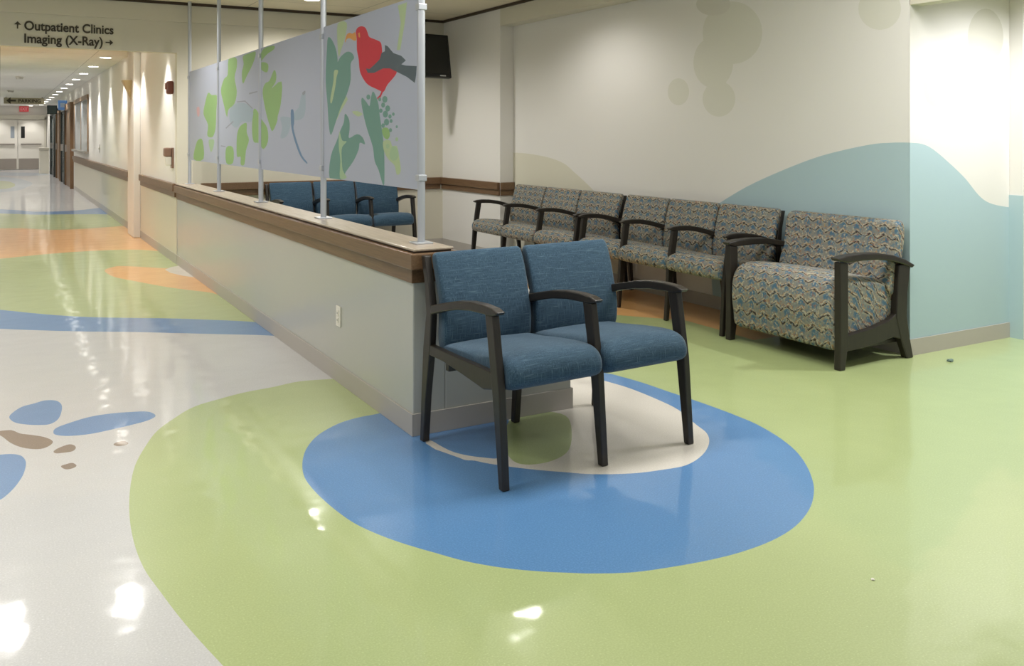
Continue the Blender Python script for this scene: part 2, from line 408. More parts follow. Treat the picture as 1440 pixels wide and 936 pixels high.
# ---- mural wall
def onXM(pts, sm=True):
    q = [on_x(p, XM) for p in pts]; return spline(q, 4) if sm else q
def circ(cx, cy, rx, ry, plane):
    return [plane((cx + rx * math.cos(a), cy + ry * math.sin(a))) for a in [2 * math.pi * i / 28 for i in range(28)]]
pm = lambda p: on_x(p, XM)
hill = spline([pm(p) for p in ((1004, 440), (1000, 380), (998, 330), (1003, 292), (1012.5, 285), (1050, 262.5), (1099, 240), (1155, 219), (1219, 204), (1252.5, 200.6), (1278, 200.4))], 4, False)
hill += [(YR - .2, hill[-1][1]), (YR - .2, 0.0), (hill[0][0], 0.0)]
tan = spline([pm(p) for p in ((715, 214), (721, 214.5), (740, 215.6), (770, 221), (792.5, 229.5), (807.5, 242), (826, 259), (850, 285), (870, 320))], 4, False) + [(6.6, 0.0), (YC + .1, 0.0)]
o = patterned('wall_right', [(YR + .005, 0), (YC + .02, 0), (YC + .02, ZC), (YR + .005, ZC)],
              [(tan, WTAN), (hill, WTEAL), (circ(954, 129, 15, 19, pm), WBLOB), (circ(1011, 139, 23, 25, pm), WBLOB), (circ(1003, 88, 28, 36, pm), WBLOB),
               (circ(1030, 46, 42, 44, pm), WBLOB), (circ(1003, 6, 24, 16, pm), WPALE), (circ(1237, 12, 30, 30, pm), WTEAL if False else WBLOB)],
              WALL, lambda v, t: (XM + t, v[0], v[1]), .12)
st(o)
# fascia above the recessed mural, and the header that carries on over the alcove
st(boxo('wall_right_fascia', (XC, XM, YR, YC, 2.66, ZC), HEADW))
st(boxo('wall_right_header', (XM, XM + .12, -1.0, YR, 2.26, ZC), HEADW))
# ---- lit wall in the alcove
pr = lambda p: on_y(p, YR)
X6 = 6.17
slope = spline([pr(p) for p in ((1270, 201), (1282, 200.6), (1297.5, 202.5), (1312.5, 210), (1335, 229), (1357.5, 251), (1376, 274), (1391, 285), (1414, 290.6), (1450, 294.6))], 4, False)
slope += [(slope[-1][0], 0.0), (slope[0][0], 0.0)]
o = patterned('wall_alcove', [(XM, 0), (X6 + .3, 0), (X6 + .3, 2.75), (XM + .12, 2.75), (XM + .12, 2.26), (XM, 2.26)], [(slope, WTEAL), (circ(1386, 52, 25, 40, pr), WPALE), (circ(1314, 124, 15, 26, pr), WPALE)],
              WALL, lambda v, t: (v[0], YR + t, v[1]), .004)
st(o)
st(boxo('ceiling_alcove', (XM + .12, X6 + .6, 1.2, YR, 2.75, 2.85), CEIL))
bm = bmesh.new(); box(bm, X6, X6 + .5, YR - .10, YR, 0, 2.75)
st(link('trim_alcove', bm, WTEAL if False else WALL, bevel=.004))
bm = bmesh.new(); box(bm, X6 - .006, X6, YR - .10, YR, 0, 1.0)
st(link('trim_alcove_mural', bm, WTEAL))
st(boxo('baseboard_alcove', (XM + .0, X6, YR - .008, YR, 0, .105), BASEB))
st(boxo('baseboard_right', (XM - .008, XM, YR - .008, YC, 0, .105), BASEB))
st(boxo('baseboard_column', (XC - .008, XC, YC, YB, 0, .105), BASEB))
st(boxo('baseboard_back', (PX + .2, XC, YB - .008, YB, 0, .105), BASEB))
st(boxo('trim_back_shadow_line', (-5, XC, YB - .055, YB - .03, ZC - .03, ZC), TRIMD))  # dark strips stand in for the shadow line between walls and ceiling
st(boxo('trim_right_shadow_line', (XC - .025, XC, -1, YB - .055, ZC - .03, ZC), TRIMD))
# ---- corridor
bm = bmesh.new(); box(bm, PX, PX + .12, YB + .12, 42.1, 0, ZK)
st(link('wall_corridor_right', bm, CWALL))
bm = bmesh.new(); box(bm, -.87, -.75, YB + .12, 42.1, 0, ZK); st(link('wall_corridor_left', bm, CWALL))
bm = bmesh.new(); box(bm, -.87, PX + .12, 42.1, 42.2, 0, ZK); st(link('wall_far', bm, CWALL))
st(boxo('trim_corridor_pillar', (PX - .09, PX, 13.35, 14.0, 0, ZK), CWALL, bevel=.01))
st(boxo('trim_wainscot', (PX - .006, PX, YB, 13.3, .105, .80), PANEL)); st(boxo('trim_wainscot_far', (PX - .006, PX, 14.05, 25.9, .105, .80), PANEL))
st(boxo('baseboard_corridor', (PX - .010, PX, YB, 13.3, 0, .105), BASEB)); st(boxo('baseboard_corridor_far', (PX - .010, PX, 14.05, 26.0, 0, .105), BASEB))

# ================================================================== LOW PARTITION
t = empty('low_partition', (1.78, 3.904, 0), 0, 'long beige half-height partition wall with brown cap rail, running from the corridor to the blue two-seat bench', 'partition')
Yp = 3.904
def par(o): o.parent = t; o.matrix_parent_inverse = Matrix.Translation((-1.78, -Yp, 0)); return o
par(boxo('wall_body', (PX, 1.86, Yp, YB - .002, 0, .80), PARTW, bevel=.006))
par(boxo('return_panel', (1.86, 2.585, Yp, Yp + .12, 0, .62), PARTW, bevel=.006))
bm = bmesh.new(); box(bm, PX - .008, PX, Yp - .008, YB - .002, 0, .105); box(bm, PX, 2.593, Yp - .008, Yp, 0, .105); box(bm, 2.585, 2.593, Yp, Yp + .12, 0, .105)
par(link('base_strip', bm, BASEB, bevel=.002))
par(boxo('lower_rail', (PX - .012, 1.872, Yp - .012, YB - .002, .722, .792), RAILW, bevel=.003))
par(boxo('cap_rail', (PX - .038, 1.90, Yp - .07, YB - .002, .792, .868), RAILW, bevel=.006))
par(boxo('cap_groove', (PX - .008, 1.872, Yp - .04, YB - .002, .868, .876), TRIMD))
c = par(boxo('cap_top', (PX - .018, 1.882, Yp - .05, YB - .002, .876, .888), CAPTOP_LIT, bevel=.004)); c['label'] = 'top board of the cap, its brown lightened to show reflected light'
# outlet on the partition
ot = empty('wall_outlet', (PX, 4.965, .38), 0, 'small white electrical outlet on the corridor side of the low partition', 'outlet')
bm = bmesh.new(); box(bm, -.008, 0, -.037, .037, -.058, .058); link('cover_plate', bm, WHITEP, ot, bevel=.002)
for dz in (.02, -.02):
    bm = bmesh.new(); box(bm, -.012, -.008, -.016, .016, dz - .014, dz + .014)
    so = link('socket', bm, WHITEP, ot, bevel=.001)
    bm = bmesh.new(); box(bm, -.0125, -.012, -.007, -.004, dz - .005, dz + .005); box(bm, -.0125, -.012, .004, .007, dz - .005, dz + .005); link('slot', bm, BLACKP, so)

# ================================================================== BENCHES
FRONT_LEG = [(-.014, 0), (.020, 0), (.074, .40), (.128, .688), (.066, .688), (.016, .39)]
REAR_LEG = [(.680, 0), (.715, 0), (.698, .25), (.682, .44), (.652, .60), (.668, .74), (.702, .862), (.664, .864), (.626, .74), (.600, .62), (.615, .44), (.655, .22)]
ARM = [(.024, .706), (.07, .718), (.15, .722), (.25, .718), (.36, .703), (.48, .676), (.60, .646), (.60, .604), (.48, .638), (.36, .664), (.25, .679), (.15, .683), (.08, .684), (.035, .694)]
RAIL = [(.06, .39), (.14, .372), (.30, .392), (.48, .412), (.63, .415), (.62, .462), (.40, .458), (.20, .458), (.07, .456)]
SEAT = [(-.018, .405), (-.030, .45), (.00, .495), (.08, .515), (.25, .505), (.42, .485), (.57, .470), (.60, .445), (.57, .41), (.40, .395), (.18, .386), (.05, .382)]
BACK = [(.535, .47), (.528, .56), (.542, .66), (.582, .78), (.622, .868), (.648, .878), (.664, .862), (.636, .78), (.606, .68), (.594, .58), (.598, .47), (.568, .428)]
def make_bench(name, nseat, pitch, fab, dy, loc, rz, label, group=None, cat='bench', zs=1.0):
    t = empty(name, loc, rz, label, cat, group)
    S = lambda poly: [(y * dy, z * zs) for y, z in poly]
    def frame(x):
        plate('leg', S(FRONT_LEG), x - .017, x + .017, DARKW, t, .005)
        plate('leg', S(REAR_LEG), x - .017, x + .017, DARKW, t, .005)
        plate('armrest', S(ARM), x - .022, x + .022, DARKW, t, .006)
        plate('side_rail', S(RAIL), x - .015, x + .015, DARKW, t, .004)
    for i in range(nseat + 1): frame(i * pitch)
    for i in range(nseat):
        a, b = i * pitch + .008, (i + 1) * pitch - .008
        if i == 0: a = .019
        if i == nseat - 1: b = nseat * pitch - .019
        loft('seat', S(SEAT), a, b, .045, fab, t, crown=.016)
        loft('backrest', S(BACK), i * pitch + (.019 if i == 0 else .014), (i + 1) * pitch - (-.012 if i == nseat - 1 else .014), .02, fab, t)
    # steel cross bar that carries the seats
    bm = bmesh.new(); box(bm, .02, nseat * pitch - .02, .50 * dy, .53 * dy, .36 * zs, .395 * zs); link('cross_bar', bm, DARKW, t, bevel=.003)
    return t
make_bench('two_seat_bench', 2, .503, BLUEF, 1.0, (1.752, 3.125, 0), math.radians(3),
           'blue upholstered two-seat bench with dark wood arms at the near end of the low partition')
make_bench('three_seat_bench', 3, .648, PATF, .87, (4.43, 8.63, 0), -math.pi / 2,
           'patterned three-seat bench with black arms, farther of the two along the mural wall', 'patterned benches along the mural wall')
make_bench('three_seat_bench', 3, .612, PATF, .87, (4.43, 6.60, 0), -math.pi / 2,
           'patterned three-seat bench along the mural wall, directly beside the wide sofa', 'patterned benches along the mural wall')
make_bench('three_seat_bench', 3, .515, BLUEF, 1.0, (2.63, 9.55, 0), 0,
           'blue three-seat bench with dark arms against the back wall, seen under the printed screens')
# ---- wide patterned armchair sofa
def make_sofa():
    Lw = .98
    t = empty('wide_sofa', (4.385, 4.68, 0), -math.pi / 2, 'wide patterned single-seat sofa with dark wood arm frames at the right end of the row', 'sofa')
    for x in (0.022, Lw - .022):
        plate('leg', [(0, 0), (.048, 0), (.075, .16), (.075, .645), (.002, .655), (.004, .2)], x - .024, x + .024, DARKW, t, .006)
        plate('leg', [(.625, 0), (.685, 0), (.650, .13), (.622, .27), (.628, .42), (.660, .60), (.545, .60), (.530, .44), (.520, .27), (.565, .13)], x - .024, x + .024, DARKW, t, .006)
        plate('armrest', [(-.026, .678), (.06, .692), (.2, .697), (.34, .690), (.48, .668), (.60, .632), (.69, .592), (.665, .575), (.56, .608), (.46, .632), (.34, .648), (.2, .652), (.06, .648), (-.01, .662)], x - .034, x + .034, DARKW, t, .008)
        plate('side_rail', [(.06, .11), (.2, .115), (.36, .13), (.5, .15), (.57, .13), (.60, .26), (.535, .30), (.45, .258), (.3, .228), (.06, .205)], x - .020, x + .020, DARKW, t, .004)
    loft('seat', [(.035, .105), (.004, .2), (-.012, .32), (.0, .44), (.05, .515), (.15, .54), (.30, .53), (.46, .505), (.56, .46), (.585, .36), (.56, .26), (.42, .2), (.22, .13)],
         .048, Lw - .048, .05, PATF, t, crown=.018)
    loft('backrest', [(.475, .44), (.50, .58), (.535, .72), (.565, .845), (.60, .872), (.64, .86), (.645, .74), (.625, .60), (.60, .46), (.54, .40)], .030, Lw - .030, .03, PATF, t)
    bm = bmesh.new(); box(bm, .05, Lw - .05, .06, .60, .10, .125); link('underframe', bm, DARKW, t, bevel=.003)
make_sofa()

# ================================================================== PRINTED PRIVACY SCREEN
XS = 1.80
scr = empty('privacy_screen', (XS, 4.05, .888), 0, 'row of frosted printed panels with bird and leaves on metal poles above the low partition', 'screen')
def pscr(o): o.parent = scr; o.matrix_parent_inverse = Matrix.Translation((-XS, -4.05, -.888)); return o
YP = [4.05, 5.585, 7.17, 8.74, 10.25]
ps = lambda p: on_x(p, XS)
ZT, ZB = 2.11, 1.150
for i, y in enumerate(YP):
    bm = bmesh.new(); cyl(bm, (XS, y), .019, .889, ZC); pscr(link('pole', bm, ALU, smooth=False, bevel=0))
    bm = bmesh.new(); box(bm, XS - .045, XS + .045, y - .045, y + .045, .888, .896); pscr(link('base_plate', bm, ALU, bevel=.002))
    for z in (ZB + .06, ZT - .06):
        bm = bmesh.new(); box(bm, XS - .022, XS + .022, y - (.024 if i else .021), y + .024, z - .016, z + .016); pscr(link('clip', bm, ALU, bevel=.004))
def g1(pts, f, ox, oy, k, sm=True):
    q = [ps((ox + x / k, oy + y / k)) for x, y in pts]; return spline(q, 3) if sm else q
A = lambda pts, sm=True: g1(pts, 0, 450, 0, 6.24, sm)       # upper right view
B = lambda pts, sm=True: g1(pts, 0, 450, 130, 6.24, sm)     # lower right view
C = lambda pts, sm=True: g1(pts, 0, 260, 60, 4.68, sm)      # left view
D = lambda pts, sm=True: g1(pts, 0, 360, 40, 4.2545, sm)    # dragonfly view
prints = [
 # bird panel: pale vines
 (A([(160, 210), (240, 200), (225, 330), (190, 440), (170, 500), (160, 400)]), P_Y),
 (A([(690, 50), (770, 20), (750, 200), (710, 440), (680, 440), (715, 200)], False), P_Y),
 (B([(230, 20), (250, 60), (180, 180), (110, 330), (100, 300), (160, 170)], False), P_Y),
 # teal leaves
 (A([(75, 330), (110, 350), (145, 430), (160, 520), (160, 545), (185, 500), (240, 455), (285, 465), (305, 510), (275, 560), (275, 700), (240, 830), (190, 936), (150, 1050), (105, 1180), (85, 1120), (70, 900), (55, 700), (65, 450)]), P_T),
 (B([(225, 185), (262, 240), (265, 330), (260, 400), (330, 365), (380, 395), (400, 455), (355, 440), (345, 500), (300, 600), (230, 700), (200, 760), (90, 752), (100, 560), (150, 430), (185, 330), (215, 260)]), P_T),
 (B([(375, 45), (410, 80), (440, 120), (450, 60), (470, -10), (500, 40), (520, 110), (530, 200), (545, 300), (565, 450), (572, 620), (570, 800), (555, 800), (520, 680), (485, 600), (470, 480), (425, 340), (395, 230), (370, 100)]), P_T),
 (A([(130, 620), (165, 620), (150, 680), (140, 760), (110, 900), (95, 880), (115, 760), (125, 700)]), P_Y),
 (B([(175, 340), (200, 420), (240, 430), (200, 480), (195, 560), (205, 680), (240, 745), (180, 750), (185, 600), (170, 470)]), P_G2),
 (B([(290, 165), (340, 165), (380, 190), (340, 210), (300, 185)]), P_Y),
 (B([(550, 320), (600, 310), (620, 370), (600, 410), (565, 390)]), P_G), (B([(560, 430), (620, 420), (640, 470), (680, 470), (700, 560), (715, 690), (680, 720), (660, 640), (610, 590), (570, 520)]), P_Y),
 (B([(640, 470), (690, 500), (690, 570), (650, 600), (615, 560)]), P_G2),
 # bird
 (A([(545, 800), (560, 805), (535, 860), (520, 880), (505, 860), (530, 835)], False), P_R),
 (A([(320, 280), (335, 245), (370, 230), (405, 245), (425, 290), (440, 325), (500, 350), (540, 375), (550, 430), (560, 480), (640, 560), (680, 620), (660, 670), (600, 740), (575, 790), (555, 805), (500, 780), (430, 745), (385, 690), (355, 620), (345, 520), (330, 440), (328, 340)]), P_R),
 (A([(225, 355), (240, 305), (265, 288), (290, 295), (315, 285), (325, 350), (300, 355), (265, 335), (240, 345), (228, 372)]), P_O),
 (A([(408, 600), (440, 605), (480, 570), (530, 520), (545, 465), (575, 450), (575, 395), (600, 405), (650, 465), (720, 490), (760, 530), (720, 565), (760, 575), (855, 580), (850, 660), (838, 728), (770, 675), (700, 640), (620, 600), (560, 600), (480, 640), (425, 640)], False), P_D),
 (A([(340, 290), (355, 285), (358, 330), (345, 325)], False), P_O),
]
for cx, cy, r in ((575, 60, 24), (560, 110, 18), (600, 140, 22), (540, 160, 16), (580, 190, 24), (620, 210, 15), (590, 260, 24), (630, 250, 14), (560, 290, 16), (650, 190, 12), (625, 330, 14), (680, 300, 10), (680, 410, 14), (430, 40, 18), (600, 470, 18), (530, 60, 14)):
    prints.append((g1([(cx + r * math.cos(a), cy + r * 1.3 * math.sin(a)) for a in [k * math.pi / 4 for k in range(8)]], 0, 450, 130, 6.24, False), P_T if cy < 340 else P_G2))
prints += [
 # dragonfly
 (D([(150, 530), (215, 535), (215, 560), (190, 640), (150, 655), (160, 590)]), P_L),
 (D([(235, 500), (260, 470), (275, 400), (297, 375), (300, 420), (300, 480), (285, 535), (235, 548)]), P_L),
 (D([(280, 385), (297, 372), (298, 388), (286, 400)]), P_GR),
 (D([(212, 490), (228, 490), (232, 560), (228, 600), (250, 680), (280, 760), (310, 800), (304, 806), (270, 765), (240, 690), (218, 610), (212, 550)]), P_B),
 # big leaf cluster
 (C([(505, 70), (530, 35), (590, 20), (588, 45), (545, 75), (515, 110), (505, 120)]), P_G), (C([(505, 130), (550, 140), (545, 195), (505, 175)]), P_G),
 (C([(590, 180), (605, 210), (600, 260), (575, 300), (640, 255), (635, 400), (615, 480), (610, 520), (580, 582), (560, 540), (535, 450), (515, 330), (530, 270), (560, 250)]), P_G),
 (C([(385, 90), (430, 70), (470, 62), (450, 140), (410, 220), (385, 270), (378, 200), (390, 140)]), P_G),
 (C([(290, 110), (340, 100), (345, 160), (330, 230), (345, 320), (330, 400), (290, 440), (280, 490), (262, 420), (250, 370), (240, 310), (260, 240), (285, 210)]), P_G),
 (C([(180, 345), (215, 350), (210, 440), (205, 560), (185, 620), (150, 610), (155, 540), (125, 470), (135, 400), (155, 330)]), P_G),
 (C([(75, 670), (95, 635), (120, 645), (125, 765), (60, 765)]), P_G),
 (C([(275, 690), (320, 690), (320, 790), (275, 790)]), P_G),
 (C([(385, 535), (410, 530), (410, 590), (425, 640), (405, 710), (395, 800), (370, 800), (370, 750), (345, 745), (345, 620), (360, 560)]), P_G),
 (C([(455, 440), (480, 450), (505, 500), (545, 560), (550, 650), (520, 700), (490, 660), (455, 650), (445, 560)]), P_G),
 (C([(160, 640), (195, 640), (190, 690), (175, 720), (165, 690)]), P_G2),
 (C([(300, 440), (340, 400), (400, 400), (450, 440), (440, 520), (380, 520), (340, 560), (300, 520)]), P_L),
 (C([(345, 386), (400, 380), (450, 430), (446, 436), (398, 388), (345, 393)], False), P_GR), (C([(425, 330), (480, 318), (480, 325), (427, 340)], False), P_GR),
 (C([(270, 560), (320, 515), (324, 520), (275, 566)], False), P_GR), (C([(240, 675), (270, 680), (268, 686), (240, 682)], False), P_GR),
 (C([(80, 430), (98, 425), (98, 480), (85, 480)]), P_P),
]
for a, b in zip(YP, YP[1:]):
    y0, y1 = a + (.022 if a > 4.1 else -.012), b - .022
    nb = []
    for poly, m in prints:
        ys = [p[0] for p in poly]
        if max(ys) < y0 or min(ys) > y1: continue
        # clip polygon to the bay
        def clip(poly, ax, v, keep):
            out = []
            for i in range(len(poly)):
                p, q = poly[i - 1], poly[i]; ip, iq = keep(p[ax], v), keep(q[ax], v)
                if ip != iq:
                    tt = (v - p[ax]) / (q[ax] - p[ax]); out.append((p[0] + (q[0] - p[0]) * tt, p[1] + (q[1] - p[1]) * tt))
                if iq: out.append(q)
            return out
        for ax, v, kf in ((0, y0 + .001, lambda s, w: s > w), (0, y1 - .001, lambda s, w: s < w), (1, ZB + .001, lambda s, w: s > w), (1, ZT - .001, lambda s, w: s < w)):
            if poly: poly = clip(poly, ax, v, kf)
        if len(poly) > 2: nb.append((poly, m))
    o = patterned('printed_panel', [(y0, ZB), (y1, ZB), (y1, ZT), (y0, ZT)], nb, P_BASE, lambda v, t: (XS - .004 + t, v[0], v[1]), .008)
    pscr(o)

# ================================================================== RAILS
def rail(name, dims, label, group=None):
    x0, x1, y0, y1 = dims
    t = empty(name, ((x0 + x1) / 2, y0, .74), 0, label, 'handrail', group)
    def q(o): o.parent = t; o.matrix_parent_inverse = Matrix.Translation((-(x0 + x1) / 2, -y0, -.74)); return o
    q(boxo('rail_board', (x0, x1, y0, y1, .80, .885), RAILW, bevel=.006))
    q(boxo('lower_board', (x0 + (.02 if x1 - x0 < y1 - y0 else 0), x1, y0 + (0 if x1 - x0 < y1 - y0 else .02), y1, .735, .80), RAILW, bevel=.003))
    return t
rail('handrail', (PX - .07, PX - .001, 14.25, 25.8), 'brown wooden handrail on the corridor wall beyond the pillar')
rail('handrail', (PX - .045, PX - .001, YB + .02, 13.2), 'short brown wooden handrail on the corridor wall just before the pillar')
rail('handrail', (PX + .25, XC - .041, YB - .04, YB - .001), 'brown wooden wall rail along the back wall behind the blue three-seat bench')
rail('handrail', (XC - .04, XC - .001, YC, YB - .001), 'brown wooden wall rail on the white column wall beside the patterned benches')
rail('handrail', (XC, XM - .001, YC - .04, YC - .001), 'short brown rail end turning into the mural recess')

# ================================================================== DOWNLIGHTS
def downlight(loc, label, group, power, spot=60, r=.08, aim=None, lens=GLASSW, col=(1, .975, .945)):
    t = empty('ceiling_downlight', loc, 0, label, 'ceiling light', group)
    bm = bmesh.new(); n = 28
    ri = [bm.verts.new((r * math.cos(2 * math.pi * i / n), r * math.sin(2 * math.pi * i / n), -.004)) for i in range(n)]
    ro = [bm.verts.new((r * 1.22 * math.cos(2 * math.pi * i / n), r * 1.22 * math.sin(2 * math.pi * i / n), -.001)) for i in range(n)]
    up = [bm.verts.new((r * .98 * math.cos(2 * math.pi * i / n), r * .98 * math.sin(2 * math.pi * i / n), -.0015)) for i in range(n)]
    for i in range(n):
        j = (i + 1) % n
        bm.faces.new((ri[i], ri[j], ro[j], ro[i])); bm.faces.new((up[i], up[j], ri[j], ri[i]))
    link('trim_ring', bm, WHITEP, t, recalc=False)
    bm = bmesh.new(); cyl(bm, (0, 0), r * .97, -.0035, -.0012, 28); link('lens', bm, lens, t)
    l = bpy.data.lights.new('downlight_lamp', 'SPOT'); l.energy = power; l.spot_size = math.radians(spot); l.spot_blend = .6
    l.shadow_soft_size = .07; l.color = col
    o = bpy.data.objects.new('downlight_lamp', l); COL.objects.link(o); o.parent = t; o.location = (0, 0, -.02)
    if aim: o.rotation_euler = aim
    return t
ORD = 'first second third fourth fifth sixth seventh eighth ninth tenth eleventh twelfth thirteenth fourteenth fifteenth'.split()
cor = [11.0 + 2.08 * i for i in range(15)]
for i, y in enumerate(cor):
    downlight((1.42, y, ZK), '%s recessed downlight of the corridor row, counting from the beige header' % ORD[i], 'corridor downlights', 110, 84, .08)
for (x, y, l) in ((2.92, 9.45, 'round recessed downlight in the waiting room ceiling, seen between the screen poles'),):
    downlight((x, y, ZC), l, None, 190, 160)
for (x, y, p, l) in ((.05, 8.95, 110, 'in front of the corridor header, left one'), (1.0, 8.85, 110, 'in front of the corridor header, nearest the screens'),
                  (4.1, 6.95, 70, 'above the patterned benches, mirrored in the green floor'), (.2, 6.2, 90, 'left of the low partition'), (-1.5, 7.5, 90, 'at the far left of the room')):
    downlight((x, y, ZC), 'recessed downlight ' + l, 'waiting room downlights', p, 150)
# unseen wide downlights added at the left to brighten the corridor
for i in range(7):
    downlight((-.5, 12 + 4.2 * i, ZK), 'added unseen wide downlight along the left corridor wall, %s from the header' % ORD[i], 'added left corridor fill lights', 120, 160)
downlight((5.78, 2.75, 2.75), 'recessed downlight washing the bright alcove wall at right', None, 270, 140, col=(.97, .97, 1))
for x in (-.1, 1.1):
    downlight((x, 41.5, ZK), 'recessed downlight over the %s of the double doors at the corridor end' % ('left leaf' if x < 0 else 'right leaf'), 'door downlights', 90, 90)

# ================================================================== TELEVISION
tv = empty('television', (4.36, 9.9, 2.38), math.radians(8), 'black wall television tilted down, high in the corner beyond the screens', 'television')
pv = bpy.data.objects.new('tilt', None)
def tvp(o):
    o.parent = tv; o.rotation_euler = (math.radians(-9), 0, 0); return o
bpy.data.objects.remove(pv)
tvp(boxo('casing', (-.44, .44, -.03, .04, -.27, .27), BLACKP, bevel=.012))
tvp(boxo('screen', (-.405, .405, -.034, -.029, -.225, .24), SCREENB))
tvp(boxo('badge', (.27, .35, -.036, -.029, -.252, -.238), mat('badge_silver', (200, 200, 200), .3)))
bm = bmesh.new(); box(bm, -.12, .12, .04, .07, -.12, .12); box(bm, -.03, .03, .07, .47, -.03, .03); box(bm, -.12, .12, .44, .465, -.14, .14)
link('wall_bracket', bm, BLACKM, tv, bevel=.004)

# ================================================================== SIGNS (lettering is real raised text)
def text(s, size, loc, m, parent, name='lettering', ext=.003):
    c = bpy.data.curves.new(name, 'FONT'); c.body = s; c.size = size; c.extrude = ext; c.offset = size * .022
    o = bpy.data.objects.new(name, c); COL.objects.link(o)
    dg = bpy.context.evaluated_depsgraph_get(); me = bpy.data.meshes.new_from_object(o.evaluated_get(dg))
    bpy.data.objects.remove(o)
    o = bpy.data.objects.new(name, me); me.materials.clear(); me.materials.append(m); COL.objects.link(o)
    o.rotation_euler = (math.pi / 2, 0, 0); o.location = loc; o.parent = parent
    return o
def fit(o, w):
    xs = [v.co.x for v in o.data.vertices]; k = w / (max(xs) - min(xs)); m0 = min(xs)
    for v in o.data.vertices: v.co.x = (v.co.x - m0) * k
def arrow(parent, x, z, L, ang, m, h=.5, wt=.16, thick=.003, y=0):
    pts = [(-.5, -wt / 2), (.05, -wt / 2), (.05, -.42), (.5, 0), (.05, .42), (.05, wt / 2), (-.5, wt / 2)]
    bm = bmesh.new(); c, s = math.cos(ang), math.sin(ang)
    q = [((px * c - pz * s) * L + x, (px * s + pz * c) * L + z) for px, pz in pts]
    a = [bm.verts.new((X, y - thick, Z)) for X, Z in q]; b = [bm.verts.new((X, y, Z)) for X, Z in q]
    bm.faces.new(a); bm.faces.new(b[::-1])
    for i in range(len(q)): bm.faces.new((a[i], b[i], b[(i + 1) % 7], a[(i + 1) % 7]))
    return link('arrow', bm, m, parent)
sg = empty('direction_sign', (.125, YB - .001, 2.44), 0, 'dark direction lettering on the beige header over the corridor: Outpatient Clinics, Imaging (X-Ray)', 'sign')
o = text('Outpatient Clinics', .13, (.09, -.003, .055), INK, sg); fit(o, .835)
o = text('Imaging (X-Ray)', .13, (.09, -.003, -.075), INK, sg); fit(o, .73)
arrow(sg, .03, .10, .075, math.pi / 2, INK); arrow(sg, .885, -.035, .075, 0, INK)
pk = empty('parking_sign', (.66, 32, 2.50), 0, 'small hanging parking direction sign far down the corridor', 'sign')
boxo('sign_board', (-.56, .56, 0, .04, -.10, .09), mat('parking_board', (176, 168, 140), .6), pk, bevel=.004)
for x in (-.5, .5): boxo('hanger', (x - .01, x + .01, .01, .03, .09, .118), BLACKM, pk)
o = text('PARKING', .15, (-.16, -.003, -.055), INK, pk); fit(o, .62)
arrow(pk, -.36, 0, .26, math.pi, INK, wt=.22)
ex = empty('exit_sign', (.86, 42.02, 2.5), 0, 'small red exit sign above the double doors at the corridor end', 'sign')
boxo('housing', (-.17, .17, 0, .06, -.11, .11), REDP, ex, bevel=.01)
o = text('EXIT', .17, (-.13, -.003, -.06), mat('exit_letters', (236, 190, 190), .5), ex); fit(o, .26)

# ================================================================== CORRIDOR END: DOUBLE DOORS
def pair(name, x0, x1, n, lite):
    t = empty(name, ((x0 + x1) / 2, 42.06, 0), 0, None, None); t['kind'] = 'structure'
    cx = (x0 + x1) / 2; w = (x1 - x0) / 2
    boxo('leaf', (-w, w, -.02, .03, .01, 2.05), DOORP, t, bevel=.004)
    boxo('kick_plate', (-w + .03, w - .03, -.026, -.02, .02, .46), STEEL, t)
    hx = w - .18 if n == 1 else -w + .18
    boxo('vision_panel', (hx - .07, hx + .07, -.025, -.019, 1.30, 1.78), lite, t)
    boxo('push_bar', (-w + .1, w - .1, -.07, -.02, 1.02, 1.08), STEEL, t, bevel=.01)
pair('door_1', -.42, .625, 1, mat('vision_grey', (150, 158, 166), .3)); pair('door_2', .64, 1.6, 2, BLACKP)
bm = bmesh.new(); box(bm, -.5, -.42, 42.0, 42.1, 0, 2.15); box(bm, 1.6, 1.68, 42.0, 42.1, 0, 2.15); box(bm, -.5, 1.68, 42.0, 42.1, 2.07, 2.24)
st(link('trim_door_frame', bm, mat('door_frame_grey', (206, 202, 188), .5), bevel=.004))

# ---- interior window with frosted pane
wn = empty('window_1', (PX, 21.7, 1.06), 0, None, None); wn['kind'] = 'structure'
bm = bmesh.new(); box(bm, -.03, 0, 0, .08, 0, 1.2); box(bm, -.03, 0, 4.0, 4.08, 0, 1.2); box(bm, -.04, 0, 0, 4.08, 1.16, 1.26); box(bm, -.02, 0, 1.95, 2.05, 0, 1.2)
link('frame', bm, mat('window_frame_brown', (130, 108, 84), .5), wn, bevel=.003)
boxo('pane', (-.012, -.002, .08, 4.0, .0, 1.16), mat('frosted_pane', (176, 186, 192), .15), wn)
boxo('sill', (-.09, 0, -.02, 4.1, -.05, 0), mat('sill_grey', (140, 134, 124), .5), wn, bevel=.003)
